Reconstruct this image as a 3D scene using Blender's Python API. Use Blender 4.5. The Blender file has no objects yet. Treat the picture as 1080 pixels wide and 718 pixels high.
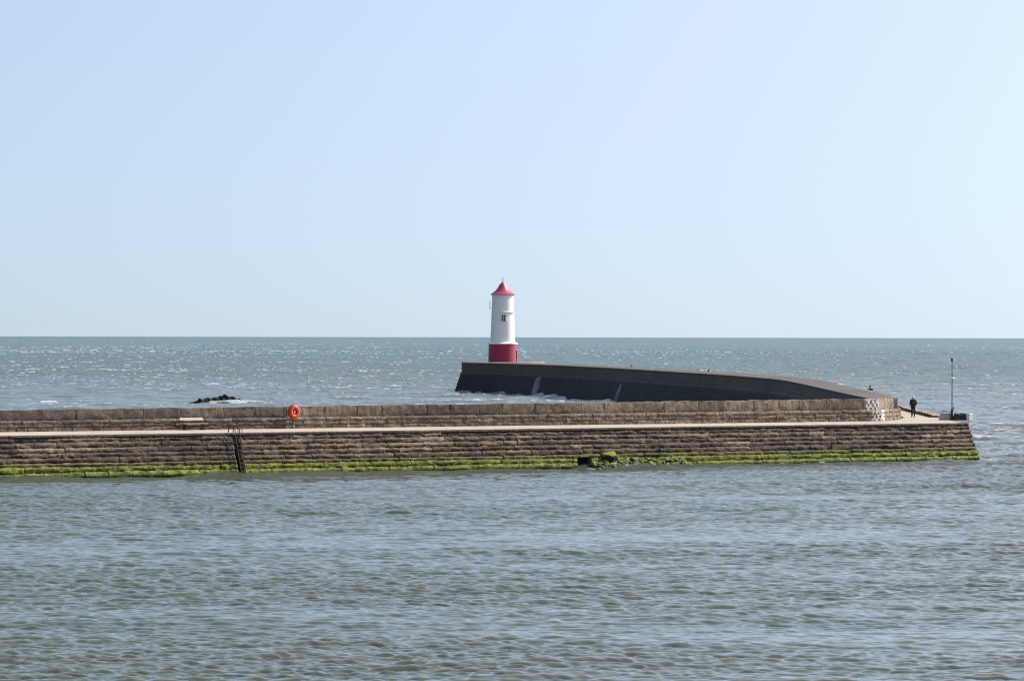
import bpy, math, random
import numpy as np
from mathutils import Vector, Matrix
from mathutils.geometry import tessellate_polygon
from mathutils import noise as mnoise

random.seed(11)
rng = np.random.default_rng(11)
SC = bpy.context.scene
COL = SC.collection
PI = math.pi

# ------------------------------------------------------------------ survey
F = 4500.0            # focal length in photo pixels (1080 wide)
H = 9.5               # eye height above the water
WALK = 2.87           # height of the pier walkway
def hy(px): return 354.0 + px * 2.0 / 1080.0
def depth(px, py, z): return F * (H - z) / (py - hy(px))
def at_z(px, py, z):
    y = depth(px, py, z)
    return ((px - 540) / F * y, y)
def at_y(px, py, y):
    return Vector(((px - 540) / F * y, y, H - (py - hy(px)) / F * y))
def on_line(px, a, b):
    """point of the ground line a-b that lies on the bearing of photo column px"""
    t = (px - 540) / F
    ax, ay = a; dx, dy = b[0] - a[0], b[1] - a[1]
    k = (t * ay - ax) / (dx - t * dy)
    return (ax + k * dx, ay + k * dy)

# ------------------------------------------------------------------ helpers
def tag(o, label=None, cat=None, group=None, kind=None):
    if label: o['label'] = label
    if cat: o['category'] = cat
    if group: o['group'] = group
    if kind: o['kind'] = kind
    return o

def thing(name, label, cat, loc=(0, 0, 0), rz=0.0, group=None):
    o = bpy.data.objects.new(name, None)
    o.empty_display_size = 0.3
    COL.objects.link(o)
    o.location = loc; o.rotation_euler = (0, 0, rz)
    return tag(o, label, cat, group)

class MB:
    """collects faces for one mesh"""
    def __init__(s): s.v = []; s.f = []; s.tone = []; s.uv = []; s.mi = []
    def add(s, verts, faces, tone=0.5, uvs=None, mi=0):
        b = len(s.v)
        s.v.extend([tuple(p) for p in verts])
        s.f.extend([tuple(i + b for i in f) for f in faces])
        s.tone.extend([tone] * len(verts))
        s.uv.extend(uvs if uvs is not None else [(p[0], p[2]) for p in verts])
        s.mi.extend([mi] * len(faces))
    def box(s, c, size, rz=0.0, tone=0.5, mi=0, bev=0.0, tilt=None):
        x, y, z = [d / 2 for d in size]
        if bev <= 0:
            pts = [(-x,-y,-z),(x,-y,-z),(x,y,-z),(-x,y,-z),(-x,-y,z),(x,-y,z),(x,y,z),(-x,y,z)]
            fs = [(0,3,2,1),(4,5,6,7),(0,1,5,4),(1,2,6,5),(2,3,7,6),(3,0,4,7)]
        else:
            b = bev; pts = []
            for zz, ins in ((-z, b), (-z + b, 0), (z - b, 0), (z, b)):
                xx, yy = x - ins, y - ins
                k = b if ins == 0 else 0
                ring = [(-xx+k,-yy),(xx-k,-yy),(xx,-yy+k),(xx,yy-k),(xx-k,yy),(-xx+k,yy),(-xx,yy-k),(-xx,-yy+k)] if ins == 0 else \
                       [(-xx,-yy),(xx,-yy),(xx,-yy),(xx,yy),(xx,yy),(-xx,yy),(-xx,yy),(-xx,-yy)]
                pts += [(p[0], p[1], zz) for p in ring]
            fs = [tuple(reversed(range(8)))] + [tuple(range(24, 32))]
            for r in range(3):
                for i in range(8):
                    j = (i + 1) % 8
                    fs.append((r*8+i, r*8+j, r*8+8+j, r*8+8+i))
        m = Matrix.Rotation(rz, 3, 'Z')
        if tilt is not None: m = m @ tilt
        s.add([m @ Vector(p) + Vector(c) for p in pts], fs, tone, mi=mi)
    def tube(s, pts, r, n=8, tone=0.5, mi=0, cap=True):
        pts = [Vector(p) for p in pts]
        rs = r if isinstance(r, (list, tuple)) else [r] * len(pts)
        vs = []; fs = []
        up = Vector((0, 0, 1))
        for i, p in enumerate(pts):
            t = (pts[min(i+1, len(pts)-1)] - pts[max(i-1, 0)]).normalized()
            a = t.cross(up)
            if a.length < 1e-3: a = t.cross(Vector((0, 1, 0)))
            a.normalize(); b = a.cross(t)
            for k in range(n):
                an = 2 * PI * k / n
                vs.append(p + (a * math.cos(an) + b * math.sin(an)) * rs[i])
        for i in range(len(pts) - 1):
            for k in range(n):
                k2 = (k + 1) % n
                fs.append((i*n+k, i*n+k2, i*n+n+k2, i*n+n+k))
        if cap:
            fs.append(tuple(reversed(range(n)))); fs.append(tuple(range((len(pts)-1)*n, len(pts)*n)))
        s.add(vs, fs, tone, mi=mi)
    def lathe(s, prof, n=48, c=(0, 0, 0), tone=0.5, mi=0, a0=0.0, a1=2*PI):
        """prof: (radius, z) from bottom to top"""
        full = abs(a1 - a0 - 2 * PI) < 1e-6
        m = n if full else n + 1
        vs = []; fs = []; uv = []
        for (r, z) in prof:
            for k in range(m):
                a = a0 + (a1 - a0) * k / n
                vs.append((c[0] + r*math.cos(a), c[1] + r*math.sin(a), c[2] + z)); uv.append((a * 2.2, z))
        for i in range(len(prof) - 1):
            for k in range(n):
                k2 = (k + 1) % m
                fs.append((i*m+k, i*m+k2, i*m+m+k2, i*m+m+k))
        s.add(vs, fs, tone, uv, mi)
    def build(s, name, mats, parent=None, smooth=False, auto=None):
        me = bpy.data.meshes.new(name)
        me.from_pydata(s.v, [], s.f)
        for m in (mats if isinstance(mats, (list, tuple)) else [mats]): me.materials.append(m)
        me.polygons.foreach_set('material_index', s.mi)
        at = me.attributes.new('tone', 'FLOAT', 'POINT'); at.data.foreach_set('value', s.tone)
        uvl = me.uv_layers.new(name='UVMap')
        li = np.zeros(len(me.loops), dtype=np.int32); me.loops.foreach_get('vertex_index', li)
        uvl.data.foreach_set('uv', np.array(s.uv, dtype=np.float32)[li].ravel())
        if smooth or auto is not None:
            me.polygons.foreach_set('use_smooth', [True] * len(me.polygons))
            if auto is not None: me.set_sharp_from_angle(angle=math.radians(auto))
        me.validate(); me.update()
        o = bpy.data.objects.new(name, me); COL.objects.link(o)
        if parent: o.parent = parent
        return o

# ------------------------------------------------------------------ materials
class NT:
    def __init__(s, name):
        s.m = bpy.data.materials.new(name); s.m.use_nodes = True
        s.t = s.m.node_tree; s.t.nodes.clear()
        s.out = s.n('ShaderNodeOutputMaterial')
    def n(s, ty, **kw):
        x = s.t.nodes.new(ty)
        for k, v in kw.items(): setattr(x, k, v)
        return x
    def l(s, a, b): s.t.links.new(a, b)
    def noise(s, vec, scale, detail=4, rough=0.55, dist=0.0):
        x = s.n('ShaderNodeTexNoise'); x.inputs['Scale'].default_value = scale
        x.inputs['Detail'].default_value = detail; x.inputs['Roughness'].default_value = rough
        x.inputs['Distortion'].default_value = dist
        if vec is not None: s.l(vec, x.inputs['Vector'])
        return x.outputs['Fac']
    def mapping(s, vec, scale):
        x = s.n('ShaderNodeMapping'); x.inputs['Scale'].default_value = scale; s.l(vec, x.inputs['Vector']); return x.outputs[0]
    def ramp(s, fac, stops):
        x = s.n('ShaderNodeValToRGB'); cr = x.color_ramp
        while len(cr.elements) < len(stops): cr.elements.new(0.5)
        for e, (p, c) in zip(cr.elements, stops):
            e.position = p; e.color = (*c, 1) if len(c) == 3 else c
        s.l(fac, x.inputs[0]); return x.outputs[0]
    def rng(s, v, a, b, c=0.0, d=1.0):
        x = s.n('ShaderNodeMapRange'); s.l(v, x.inputs[0])
        for i, q in enumerate((a, b, c, d)): x.inputs[i+1].default_value = q
        return x.outputs[0]
    def math(s, op, a, b=None):
        x = s.n('ShaderNodeMath', operation=op)
        for i, q in enumerate((a, b)):
            if q is None: continue
            if isinstance(q, (int, float)): x.inputs[i].default_value = q
            else: s.l(q, x.inputs[i])
        return x.outputs[0]
    def mix(s, fac, a, b, blend='MIX'):
        x = s.n('ShaderNodeMix', data_type='RGBA', blend_type=blend)
        for i, q in ((0, fac), (6, a), (7, b)):
            if isinstance(q, (int, float)): x.inputs[i].default_value = q
            elif isinstance(q, tuple): x.inputs[i].default_value = (*q, 1)
            else: s.l(q, x.inputs[i])
        return x.outputs[2]
    def bsdf(s, col, rough=0.85, spec=0.3, bump=None, bstr=0.5, bdist=0.02, metal=0.0):
        b = s.n('ShaderNodeBsdfPrincipled')
        if isinstance(col, tuple): b.inputs['Base Color'].default_value = (*col, 1)
        else: s.l(col, b.inputs['Base Color'])
        if isinstance(rough, (int, float)): b.inputs['Roughness'].default_value = rough
        else: s.l(rough, b.inputs['Roughness'])
        b.inputs['Specular IOR Level'].default_value = spec
        b.inputs['Metallic'].default_value = metal
        if bump is not None:
            k = s.n('ShaderNodeBump'); k.inputs['Strength'].default_value = bstr; k.inputs['Distance'].default_value = bdist
            s.l(bump, k.inputs['Height']); s.l(k.outputs[0], b.inputs['Normal'])
        s.l(b.outputs[0], s.out.inputs[0]); return b

def geo_pos(t): return t.n('ShaderNodeNewGeometry').outputs['Position']
def sep(t, v):
    x = t.n('ShaderNodeSeparateXYZ'); t.l(v, x.inputs[0]); return x.outputs
def comb(t, a, b, c=0.0):
    x = t.n('ShaderNodeCombineXYZ')
    for i, q in enumerate((a, b, c)):
        if isinstance(q, (int, float)): x.inputs[i].default_value = q
        else: t.l(q, x.inputs[i])
    return x.outputs[0]

def stone_mat(name, dark, mid, light, algae=False, paint=None, streak=0.5):
    t = NT(name)
    P = geo_pos(t); z = sep(t, P)[2]
    tone = t.n('ShaderNodeAttribute', attribute_name='tone').outputs['Fac']
    uv = t.n('ShaderNodeUVMap').outputs[0]
    n1 = t.noise(P, 1.7, 6, 0.65)
    n2 = t.noise(t.mapping(P, (1, 1, 1.5)), 4.0, 6, 0.75)
    n3 = t.noise(P, 0.16, 3, 0.6)
    f = t.math('ADD', t.math('MULTIPLY', tone, 0.5), t.math('MULTIPLY', n1, 0.55))
    f = t.math('ADD', f, t.math('MULTIPLY', t.math('SUBTRACT', n3, 0.5), 0.9))
    f = t.math('SUBTRACT', f, 0.05)
    col = t.ramp(f, [(0.12, dark), (0.5, mid), (0.88, light)])
    # vertical rain streaks and grime
    st = t.noise(t.mapping(uv, (2.4, 0.25, 1.0)), 1.0, 4, 0.6)
    col = t.mix(t.rng(st, 0.46, 0.62, 0.0, streak), col, tuple(c * 0.45 for c in mid))
    st2 = t.noise(t.mapping(uv, (3.4, 0.4, 1.0)), 1.3, 3, 0.6)
    col = t.mix(t.rng(st2, 0.60, 0.75, 0.0, streak * 0.8), col, tuple(min(1, c * 1.25) for c in light))
    col = t.mix(t.rng(n2, 0.50, 0.62, 0.0, 0.65), col, dark)
    col = t.mix(t.rng(n2, 0.44, 0.34, 0.0, 0.6), col, light)
    # lichen
    ln = t.noise(P, 0.9, 5, 0.7, 0.5)
    col = t.mix(t.rng(ln, 0.60, 0.70, 0.0, 0.30), col, (0.20, 0.17, 0.06))
    if paint:       # the wall's colour darkens towards the shore
        px_ = sep(t, P)[0]
        col = t.mix(t.rng(t.math('ADD', px_, t.math('MULTIPLY', t.math('SUBTRACT', n3, 0.5), 40.0)), 12.0, -26.0, 0.0, 0.42), col, (0.060, 0.048, 0.042))
    rough = 0.88
    if algae:
        wob = t.math('MULTIPLY', t.math('SUBTRACT', t.noise(P, 0.35, 5, 0.65), 0.5), 0.75)
        zz = t.math('ADD', z, wob)
        wet = t.rng(zz, 1.55, 0.75, 0.0, 0.55)
        col = t.mix(wet, col, (0.038, 0.032, 0.020))
        gp = t.noise(P, 3.2, 5, 0.7)
        gcol = t.ramp(t.noise(P, 2.4, 6, 0.75), [(0.30, (0.022, 0.024, 0.010)), (0.44, (0.085, 0.100, 0.020)), (0.56, (0.18, 0.195, 0.030)), (0.72, (0.31, 0.31, 0.060))])
        gm = t.math('MULTIPLY', t.rng(zz, 1.18, 0.62), t.rng(t.math('ADD', gp, t.math('MULTIPLY', t.rng(zz, 1.1, 0.6), 0.12)), 0.46, 0.58, 0.0, 1.0))
        col = t.mix(gm, col, gcol)
        lowm = t.rng(t.math('ADD', z, t.math('MULTIPLY', wob, 0.25)), 0.22, 0.08)
        col = t.mix(lowm, col, (0.035, 0.030, 0.016))
    if paint:
        s0, s1, zs, s2, s3 = paint
        su = sep(t, uv)
        ck = t.n('ShaderNodeTexChecker'); ck.inputs['Scale'].default_value = 1.0
        ck.inputs['Color1'].default_value = (1, 1, 1, 1); ck.inputs['Color2'].default_value = (0, 0, 0, 1)
        wv = t.mapping(uv, (4.6, 3.4, 1.0))
        dn = t.n('ShaderNodeTexNoise'); dn.inputs['Scale'].default_value = 3.0; dn.inputs['Detail'].default_value = 3; t.l(P, dn.inputs['Vector'])
        dv = t.n('ShaderNodeVectorMath', operation='MULTIPLY_ADD'); t.l(dn.outputs['Color'], dv.inputs[0]); dv.inputs[1].default_value = (1.1, 1.1, 0); t.l(wv, dv.inputs[2])
        sx = sep(t, dv.outputs[0]); t.l(comb(t, sx[0], sx[1], 0.5), ck.inputs['Vector'])
        nz = t.noise(P, 5.0, 3, 0.6)
        worn = t.rng(nz, 0.36, 0.44)
        up = t.rng(su[1], zs - 0.01, zs + 0.01)
        rngu = t.math('MULTIPLY', t.rng(su[0], s0 - 0.02, s0 + 0.02), t.rng(su[0], s1 + 0.02, s1 - 0.02))
        rngl = t.math('MULTIPLY', t.rng(su[0], s2 - 0.02, s2 + 0.02), t.rng(su[0], s3 + 0.02, s3 - 0.02))
        mu = t.math('MULTIPLY', t.math('MULTIPLY', up, rngu), t.math('MAXIMUM', ck.outputs['Fac'], t.rng(nz, 0.58, 0.63)))
        ml = t.math('MULTIPLY', t.math('MULTIPLY', t.math('SUBTRACT', 1.0, up), rngl), ck.outputs['Fac'])
        pm = t.math('MULTIPLY', t.math('ADD', mu, ml), worn)
        col = t.mix(pm, col, (0.62, 0.60, 0.56))
    bump = t.math('ADD', n2, t.math('MULTIPLY', n1, 1.5))
    t.bsdf(col, rough, 0.25, bump, 0.7, 0.05)
    return t.m

def plain(name, c, rough=0.6, spec=0.4, var=0.25, scale=6.0, bump=0.2, metal=0.0):
    t = NT(name)
    tc = t.n('ShaderNodeTexCoord').outputs['Object']
    n = t.noise(tc, scale, 5, 0.65)
    col = t.mix(t.rng(n, 0.3, 0.7), tuple(x * (1 - var) for x in c), tuple(min(1, x * (1 + var * 0.6)) for x in c))
    t.bsdf(col, rough, spec, n, bump, 0.01, metal)
    return t.m

M = {}
M['harbour'] = stone_mat('harbour_stone', (0.023, 0.017, 0.013), (0.108, 0.078, 0.057), (0.285, 0.213, 0.158), algae=True, streak=0.35)
M['pier_core'] = stone_mat('pier_core_stone', (0.012, 0.011, 0.010), (0.025, 0.022, 0.018), (0.04, 0.035, 0.03), algae=False, streak=0.2)

def walkway_mat():
    t = NT('walkway_concrete'); P = geo_pos(t)
    n1 = t.noise(P, 0.5, 6, 0.65); n2 = t.noise(P, 6.0, 5, 0.7)
    col = t.ramp(n1, [(0.3, (0.27, 0.222, 0.178)), (0.55, (0.375, 0.312, 0.25)), (0.75, (0.46, 0.395, 0.325))])
    col = t.mix(t.rng(n2, 0.45, 0.75, 0, 0.3), col, (0.25, 0.20, 0.17))
    cr = t.noise(P, 0.12, 4, 0.6, 1.5)
    col = t.mix(t.rng(t.math('ABSOLUTE', t.math('SUBTRACT', cr, 0.5)), 0.008, 0.0, 0, 0.5), col, (0.14, 0.11, 0.09))
    t.bsdf(col, 0.9, 0.2, n2, 0.4, 0.02); return t.m
M['walk'] = walkway_mat()

def seawall_mat():
    t = NT('sea_wall_stone'); P = geo_pos(t); uv = t.n('ShaderNodeUVMap').outputs[0]
    z = sep(t, P)[2]
    nz = t.n('ShaderNodeNewGeometry').outputs['Normal']; up = sep(t, nz)[2]
    br = t.n('ShaderNodeTexBrick')
    br.inputs['Scale'].default_value = 1.0; br.inputs['Brick Width'].default_value = 1.6; br.inputs['Row Height'].default_value = 0.52
    br.inputs['Mortar Size'].default_value = 0.025; br.inputs['Bias'].default_value = 0.0
    br.inputs['Color1'].default_value = (0.084, 0.070, 0.062, 1); br.inputs['Color2'].default_value = (0.100, 0.085, 0.075, 1)
    br.inputs['Mortar'].default_value = (0.07, 0.06, 0.053, 1)
    t.l(uv, br.inputs['Vector'])
    n1 = t.noise(P, 0.35, 6, 0.65); n2 = t.noise(t.mapping(uv, (1.2, 0.12, 1)), 1.5, 5, 0.65)
    col = t.mix(t.rng(n1, 0.3, 0.75, 0, 0.6), br.outputs['Color'], (0.075, 0.064, 0.056))
    col = t.mix(t.rng(n2, 0.5, 0.75, 0, 0.35), col, (0.15, 0.135, 0.125))
    n5 = t.noise(P, 0.07, 4, 0.6); n6 = t.noise(t.mapping(uv, (0.5, 0.05, 1)), 1.0, 5, 0.7)
    col = t.mix(t.rng(n5, 0.42, 0.62, 0, 0.45), col, (0.05, 0.04, 0.034))
    col = t.mix(t.rng(n6, 0.55, 0.7, 0, 0.5), col, (0.130, 0.112, 0.098))
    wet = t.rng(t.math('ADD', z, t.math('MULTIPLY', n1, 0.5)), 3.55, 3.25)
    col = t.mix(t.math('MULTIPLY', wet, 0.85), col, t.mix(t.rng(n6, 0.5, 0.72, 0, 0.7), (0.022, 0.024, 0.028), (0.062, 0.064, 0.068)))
    t.bsdf(col, 0.85, 0.25, t.math('ADD', br.outputs['Fac'], n1), 0.5, 0.03); return t.m
M['seawall'] = seawall_mat()

def water_mat():
    t = NT('sea_water'); P = geo_pos(t)
    xyz = sep(t, P)
    foam = t.n('ShaderNodeAttribute', attribute_name='foam').outputs['Fac']
    silt = t.n('ShaderNodeAttribute', attribute_name='silt').outputs['Fac']
    body = t.ramp(silt, [(0.0, WATER_DEEP), (0.5, WATER_MID), (1.0, WATER_SILT)])
    fn = t.noise(t.mapping(P, (1.0, 0.7, 2.0)), 3.5, 4, 0.7)
    fm = t.math('MULTIPLY', t.rng(t.math('ADD', foam, t.math('MULTIPLY', t.math('SUBTRACT', fn, 0.5), 0.7)), 0.40, 0.90), 0.60)
    fine = t.n('ShaderNodeAttribute', attribute_name='ruffle').outputs['Fac']
    w = t.n('ShaderNodeBsdfPrincipled')
    t.l(body, w.inputs['Base Color']); w.inputs['IOR'].default_value = 1.33
    t.l(fine, w.inputs['Roughness'])
    fo = t.n('ShaderNodeBsdfDiffuse'); fo.inputs['Color'].default_value = (0.50, 0.54, 0.56, 1)
    mx = t.n('ShaderNodeMixShader'); t.l(fm, mx.inputs[0]); t.l(w.outputs[0], mx.inputs[1]); t.l(fo.outputs[0], mx.inputs[2])
    t.l(mx.outputs[0], t.out.inputs[0]); return t.m
WATER_DEEP = (0.027, 0.070, 0.068)
WATER_MID = (0.046, 0.068, 0.054)
WATER_SILT = (0.056, 0.066, 0.046)
M['water'] = water_mat()

# ------------------------------------------------------------------ pier layout
FL = at_z(0, 459.8, WALK)                 # near edge of the walkway, left and right
FR = at_z(1021.5, 446.0, WALK)
PLft = at_z(0, 455.6, WALK)               # foot of the parapet
PRt = at_z(930, 443.9, WALK)
def ext(a, b, d):                          # a pushed back by d metres away from b
    L = math.hypot(b[0]-a[0], b[1]-a[1]); return (a[0] - (b[0]-a[0]) / L * d, a[1] - (b[1]-a[1]) / L * d)
FL0 = ext(FL, FR, 70); PL0 = ext(PLft, PRt, 70)

INNER = []   # inner top edge of the far wall: x, y, z
for px, py, z in ((920, 420.6, 4.60), (890, 414.4, 4.66), (860, 407.6, 4.74), (840, 403.3, 4.78), (823, 400.0, 4.82), (770, 395.6, 4.88),
                  (710, 391.9, 4.95), (650, 388.2, 5.00), (595, 385.5, 5.05), (550, 383.8, 5.08), (510, 382.7, 5.10), (487, 382.3, 5.10)):
    x, y = at_z(px, py, z); INNER.append((x, y, z))
def catmull(P, n):
    P = [np.array(p, float) for p in P]; out = []
    Q = [2*P[0]-P[1]] + P + [2*P[-1]-P[-2]]
    for i in range(1, len(Q) - 2):
        p0, p1, p2, p3 = Q[i-1:i+3]
        for k in range(n):
            t = k / n
            out.append(0.5*((2*p1)+(-p0+p2)*t+(2*p0-5*p1+4*p2-p3)*t*t+(-p0+3*p1-3*p2+p3)*t**3))
    out.append(P[-1]); return out
# soften the surveyed points before the curve
IN = [np.array(p) for p in INNER]
for _ in range(1):
    IN = [IN[0]] + [IN[i]*0.8 + (IN[i-1] + IN[i+1])*0.1 for i in range(1, len(IN)-1)] + [IN[-1]]
INC = catmull(IN, 6)
OUT_EDGE = [(FR[0], FR[1]), at_z(1000, 440.5, WALK), at_z(989.5, 440.3, WALK), (36.0, 385), (37.4, 414), (38.4, 450), (38.6, 485), (36.0, 535), (31.0, 582),
            (24.5, 632), (17.5, 680), (11.5, 715), (9.0, 745), (6.5, 766), (0, 773), (-6.0, 768), (-8.3, 752)]

pier = thing('stone_pier', 'long stone pier with parapet, bending back to the lighthouse', 'pier', (0, 0, 0))

# --- core and walkway
ring = [FL0] + OUT_EDGE + [(p[0], p[1]) for p in reversed(INC)] + [(PRt[0] - 1.6, PRt[1] + 1.8), (PL0[0] - 1.2, PL0[1] + 1.8)]
tri = tessellate_polygon([[Vector((x, y, 0)) for x, y in ring]])
n = len(ring)
mb = MB()
mb.add([(x, y, WALK) for x, y in ring], [tuple(t) for t in tri])
o = mb.build('walkway', M['walk'], pier)
me = o.data
# make normals face up
if me.polygons[0].normal.z < 0: me.flip_normals()
mb = MB()
area = sum(ring[i][0]*ring[(i+1)%n][1]-ring[(i+1)%n][0]*ring[i][1] for i in range(n))
side = [(i, (i+1) % n, n+(i+1) % n, n+i) for i in range(n)]
fix = lambda x, y: (x, y)
vs = [(x, y, -4.0) for x, y in ring] + [(x, y, WALK - 0.01) for x, y in ring]
mb.add(vs, side if area > 0 else [tuple(reversed(f)) for f in side])
mb.build('core', M['pier_core'], pier)

# --- coursed masonry
def offset_path(path, d):
    """path moved to its right-hand side by d with mitred corners"""
    out = []
    for i, p in enumerate(path):
        ns = []
        for a, b in ((i-1, i), (i, i+1)):
            if a < 0 or b >= len(path): continue
            dx, dy = path[b][0]-path[a][0], path[b][1]-path[a][1]; L = math.hypot(dx, dy)
            ns.append((dy/L, -dx/L))
        nx, ny = sum(q[0] for q in ns), sum(q[1] for q in ns); L = math.hypot(nx, ny); nx /= L; ny /= L
        k = d / max(0.4, nx*ns[0][0] + ny*ns[0][1])
        out.append((p[0]+nx*k, p[1]+ny*k))
    return out
def path_len(path): return [0] + list(np.cumsum([math.hypot(path[i+1][0]-path[i][0], path[i+1][1]-path[i][1]) for i in range(len(path)-1)]))
def path_at(path, cum, s):
    s = min(max(s, 0), cum[-1] - 1e-6)
    i = max(j for j in range(len(cum)-1) if cum[j] <= s)
    k = (s - cum[i]) / (cum[i+1] - cum[i])
    a, b = path[i], path[i+1]; L = cum[i+1]-cum[i]
    dx, dy = (b[0]-a[0])/L, (b[1]-a[1])/L
    return (a[0]+(b[0]-a[0])*k, a[1]+(b[1]-a[1])*k), (dy, -dx), i
def block(mb, path, cum, s0, s1, zf0, zf1, bulge, back, tone, jit, rough, edge=0.03):
    """one rough-faced block between arc lengths s0, s1; zf0 and zf1 give bottom and top height at s"""
    L = s1 - s0; nn = max(2, int(L/0.16))
    us = [0] + [0.05/max(L, 0.2)] + [(k+0.5)/nn for k in range(nn)] + [1 - 0.05/max(L, 0.2)] + [1]
    us = sorted(us)
    ws = [0, 0.10, 0.34, 0.6, 0.82, 1]; sd = random.uniform(0, 90)
    vs = []; uv = []
    nu, nw = len(us), len(ws)
    for w in ws:
        for u in us:
            s = s0 + (s1-s0)*u
            p, nr, _ = path_at(path, cum, s)
            z = zf0(s) + (zf1(s)-zf0(s))*w
            eu = min(1, min(u, 1-u)*L / 0.05); ew = min(1, w/0.12) if w < 0.5 else min(1, (1-w)/0.42)
            n1 = mnoise.noise(Vector((s*1.5 + sd, z*4.5, sd))); n2 = mnoise.noise(Vector((s*4.5, z*9.0, sd*2.0)))
            d = jit - bulge*(1-ew)**1.3 - edge*(1-eu) + rough*(2.6*n1 + 1.8*n2) + random.gauss(0, rough*0.4)
            zz = z + (rough*2.2*mnoise.noise(Vector((s*2.2, sd, 7.0))) if w > 0.7 else random.gauss(0, rough*0.3)) - (0.0 if w < 0.9 else 0.02*(1-eu))
            vs.append((p[0]+nr[0]*d, p[1]+nr[1]*d, zz)); uv.append((s, z))
    fs = [(j*nu+i, j*nu+i+1, (j+1)*nu+i+1, (j+1)*nu+i) for j in range(nw-1) for i in range(nu-1)]
    per = [i for i in range(nu)] + [j*nu+nu-1 for j in range(1, nw)] + [(nw-1)*nu+i for i in range(nu-2, -1, -1)] + [j*nu for j in range(nw-2, 0, -1)]
    b0 = len(vs)
    for q in per:
        s, z = uv[q]; p, nr, _ = path_at(path, cum, s)
        vs.append((p[0]-nr[0]*back, p[1]-nr[1]*back, vs[q][2])); uv.append((s, z))
    m = len(per)
    for i in range(m):
        j = (i+1) % m
        fs.append((per[j], per[i], b0+i, b0+j))
    mb.add(vs, fs, tone, uv)
def course(mb, path, zf0, zf1, lens, bulge=0.07, back=0.5, jit=0.035, rough=0.012, gap=0.022, skip=(), smax=None):
    cum = path_len(path); s = random.uniform(0, 0.5); end = smax or cum[-1]
    corners = cum[1:-1]
    while s < end - 0.1:
        e = min(end, s + random.uniform(*lens))
        for c in corners:
            if s < c - 0.05 < e - 0.1 and c > s + 0.2: e = min(e, c)
        parts = [(s, e)]
        for a, b in skip:
            cut = []
            for lo, hi in parts:
                if hi <= a or lo >= b: cut.append((lo, hi)); continue
                if lo < a: cut.append((lo, a))
                if hi > b: cut.append((b, hi))
            parts = cut
        for lo, hi in parts:
            if hi - lo > 0.08:
                block(mb, path, cum, lo + gap/2, hi - gap/2, zf0, zf1, bulge, back, min(1, max(0, random.gauss(0.5, 0.24))), random.gauss(0, jit), rough)
        s = e
def s_of(px, path, cum, i=0):
    q = on_line(px, path[i], path[i+1]); return cum[i] + math.hypot(q[0]-path[i][0], q[1]-path[i][1])

front = [FL0, FR, OUT_EDGE[1], OUT_EDGE[2]]
front = [FL0, FR, (OUT_EDGE[2][0] + 0.3, OUT_EDGE[2][1] + 3)]
cumF = path_len(front)
zb = [2.72, 2.40, 2.06, 1.72, 1.39, 1.04, 0.78, 0.42, -0.02, -0.5]
sk_l = (s_of(245.2, front, cumF), s_of(251.4, front, cumF))
sk_h = (s_of(603, front, cumF), s_of(618, front, cumF))
sk_b = (s_of(631, front, cumF), s_of(641, front, cumF))
mb = MB()
for i in range(len(zb) - 1):
    outset = 0.06 + 0.115 * i
    pth = offset_path(front, outset)
    # keep arc length in step with the un-offset line on the long side
    sk = [sk_l]
    if i in (6, 7): sk.append(sk_h)
    if i in (5, 6): sk.append(sk_b)
    amp = 0.035
    wob = [random.uniform(0, 6) for _ in range(3)]
    def zfun(z0, wob=None): return lambda s: z0 + 0.018*math.sin(s*0.21+z0*7) + 0.02*math.sin(s*0.07+z0*3)
    course(mb, pth, zfun(zb[i+1]), (lambda z0: (lambda s: zfun(z0)(s) - 0.015))(zb[i]), (1.0, 3.8) if i < 6 else (1.4, 4.2),
           bulge=0.115, back=0.55, jit=0.022, rough=0.026, gap=0.008, skip=sk)
mb.build('harbour_wall', M['harbour'], pier, auto=50)
# coping slab along the walkway's edge
mb = MB()
M['coping'] = stone_mat('coping_concrete', (0.05, 0.042, 0.037), (0.13, 0.105, 0.088), (0.22, 0.18, 0.15), streak=0.5)
course(mb, offset_path(front, 0.06), lambda s: 2.725, lambda s: WALK + 0.012, (2.0, 3.5), bulge=0.012, back=0.45, jit=0.008, rough=0.004, gap=0.012)
mb.build('coping', [M['coping']], pier, auto=40)

# --- near parapet: path bends round at its end and follows the far wall's outer side
c1 = at_z(943.5, 443.0, WALK)
par = [PL0, PLft, PRt, c1, (31.55, 346.0), (31.95, 352), (32.5, 364), (33.1, 385), (33.7, 412), (33.9, 440)]
cumP = path_len(par)
sPR = cumP[2]
def htop(s): 
    k = min(1, max(0, (s - 70) / (sPR - 70))); return 4.36 + 0.25 * k
def lev(fr): return lambda s: WALK + (htop(s) - WALK) * fr
s_pl, s_pr = s_of(915.5, par, cumP, 1), s_of(931, par, cumP, 1)
s_pl2, s_pr2 = s_of(920.5, par, cumP, 1), cumP[2] + 1.0
M['parapet'] = stone_mat('parapet_stone', (0.060, 0.046, 0.037), (0.175, 0.138, 0.104), (0.34, 0.275, 0.205), streak=0.65,
                         paint=(s_pl, s_pr, 3.745, s_pl2, s_pr2))
mb = MB()
p1 = offset_path(par, 0.0)
for a, b in ((-0.02, 0.17), (0.17, 0.345), (0.345, 0.51)):
    course(mb, p1, lev(a), lev(b), (0.7, 1.9), bulge=0.05 if b < 0.5 else 0.09, back=0.6, jit=0.012, rough=0.022, gap=0.006)
p2 = offset_path(par, -0.24)
def toph(s): return htop(s) + 0.025*math.sin(s*1.3)*math.sin(s*0.47) + 0.015*math.sin(s*3.1)
course(mb, p2, lev(0.505), toph, (1.4, 4.0), bulge=0.03, back=0.8, jit=0.016, rough=0.020, gap=0.010)
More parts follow.
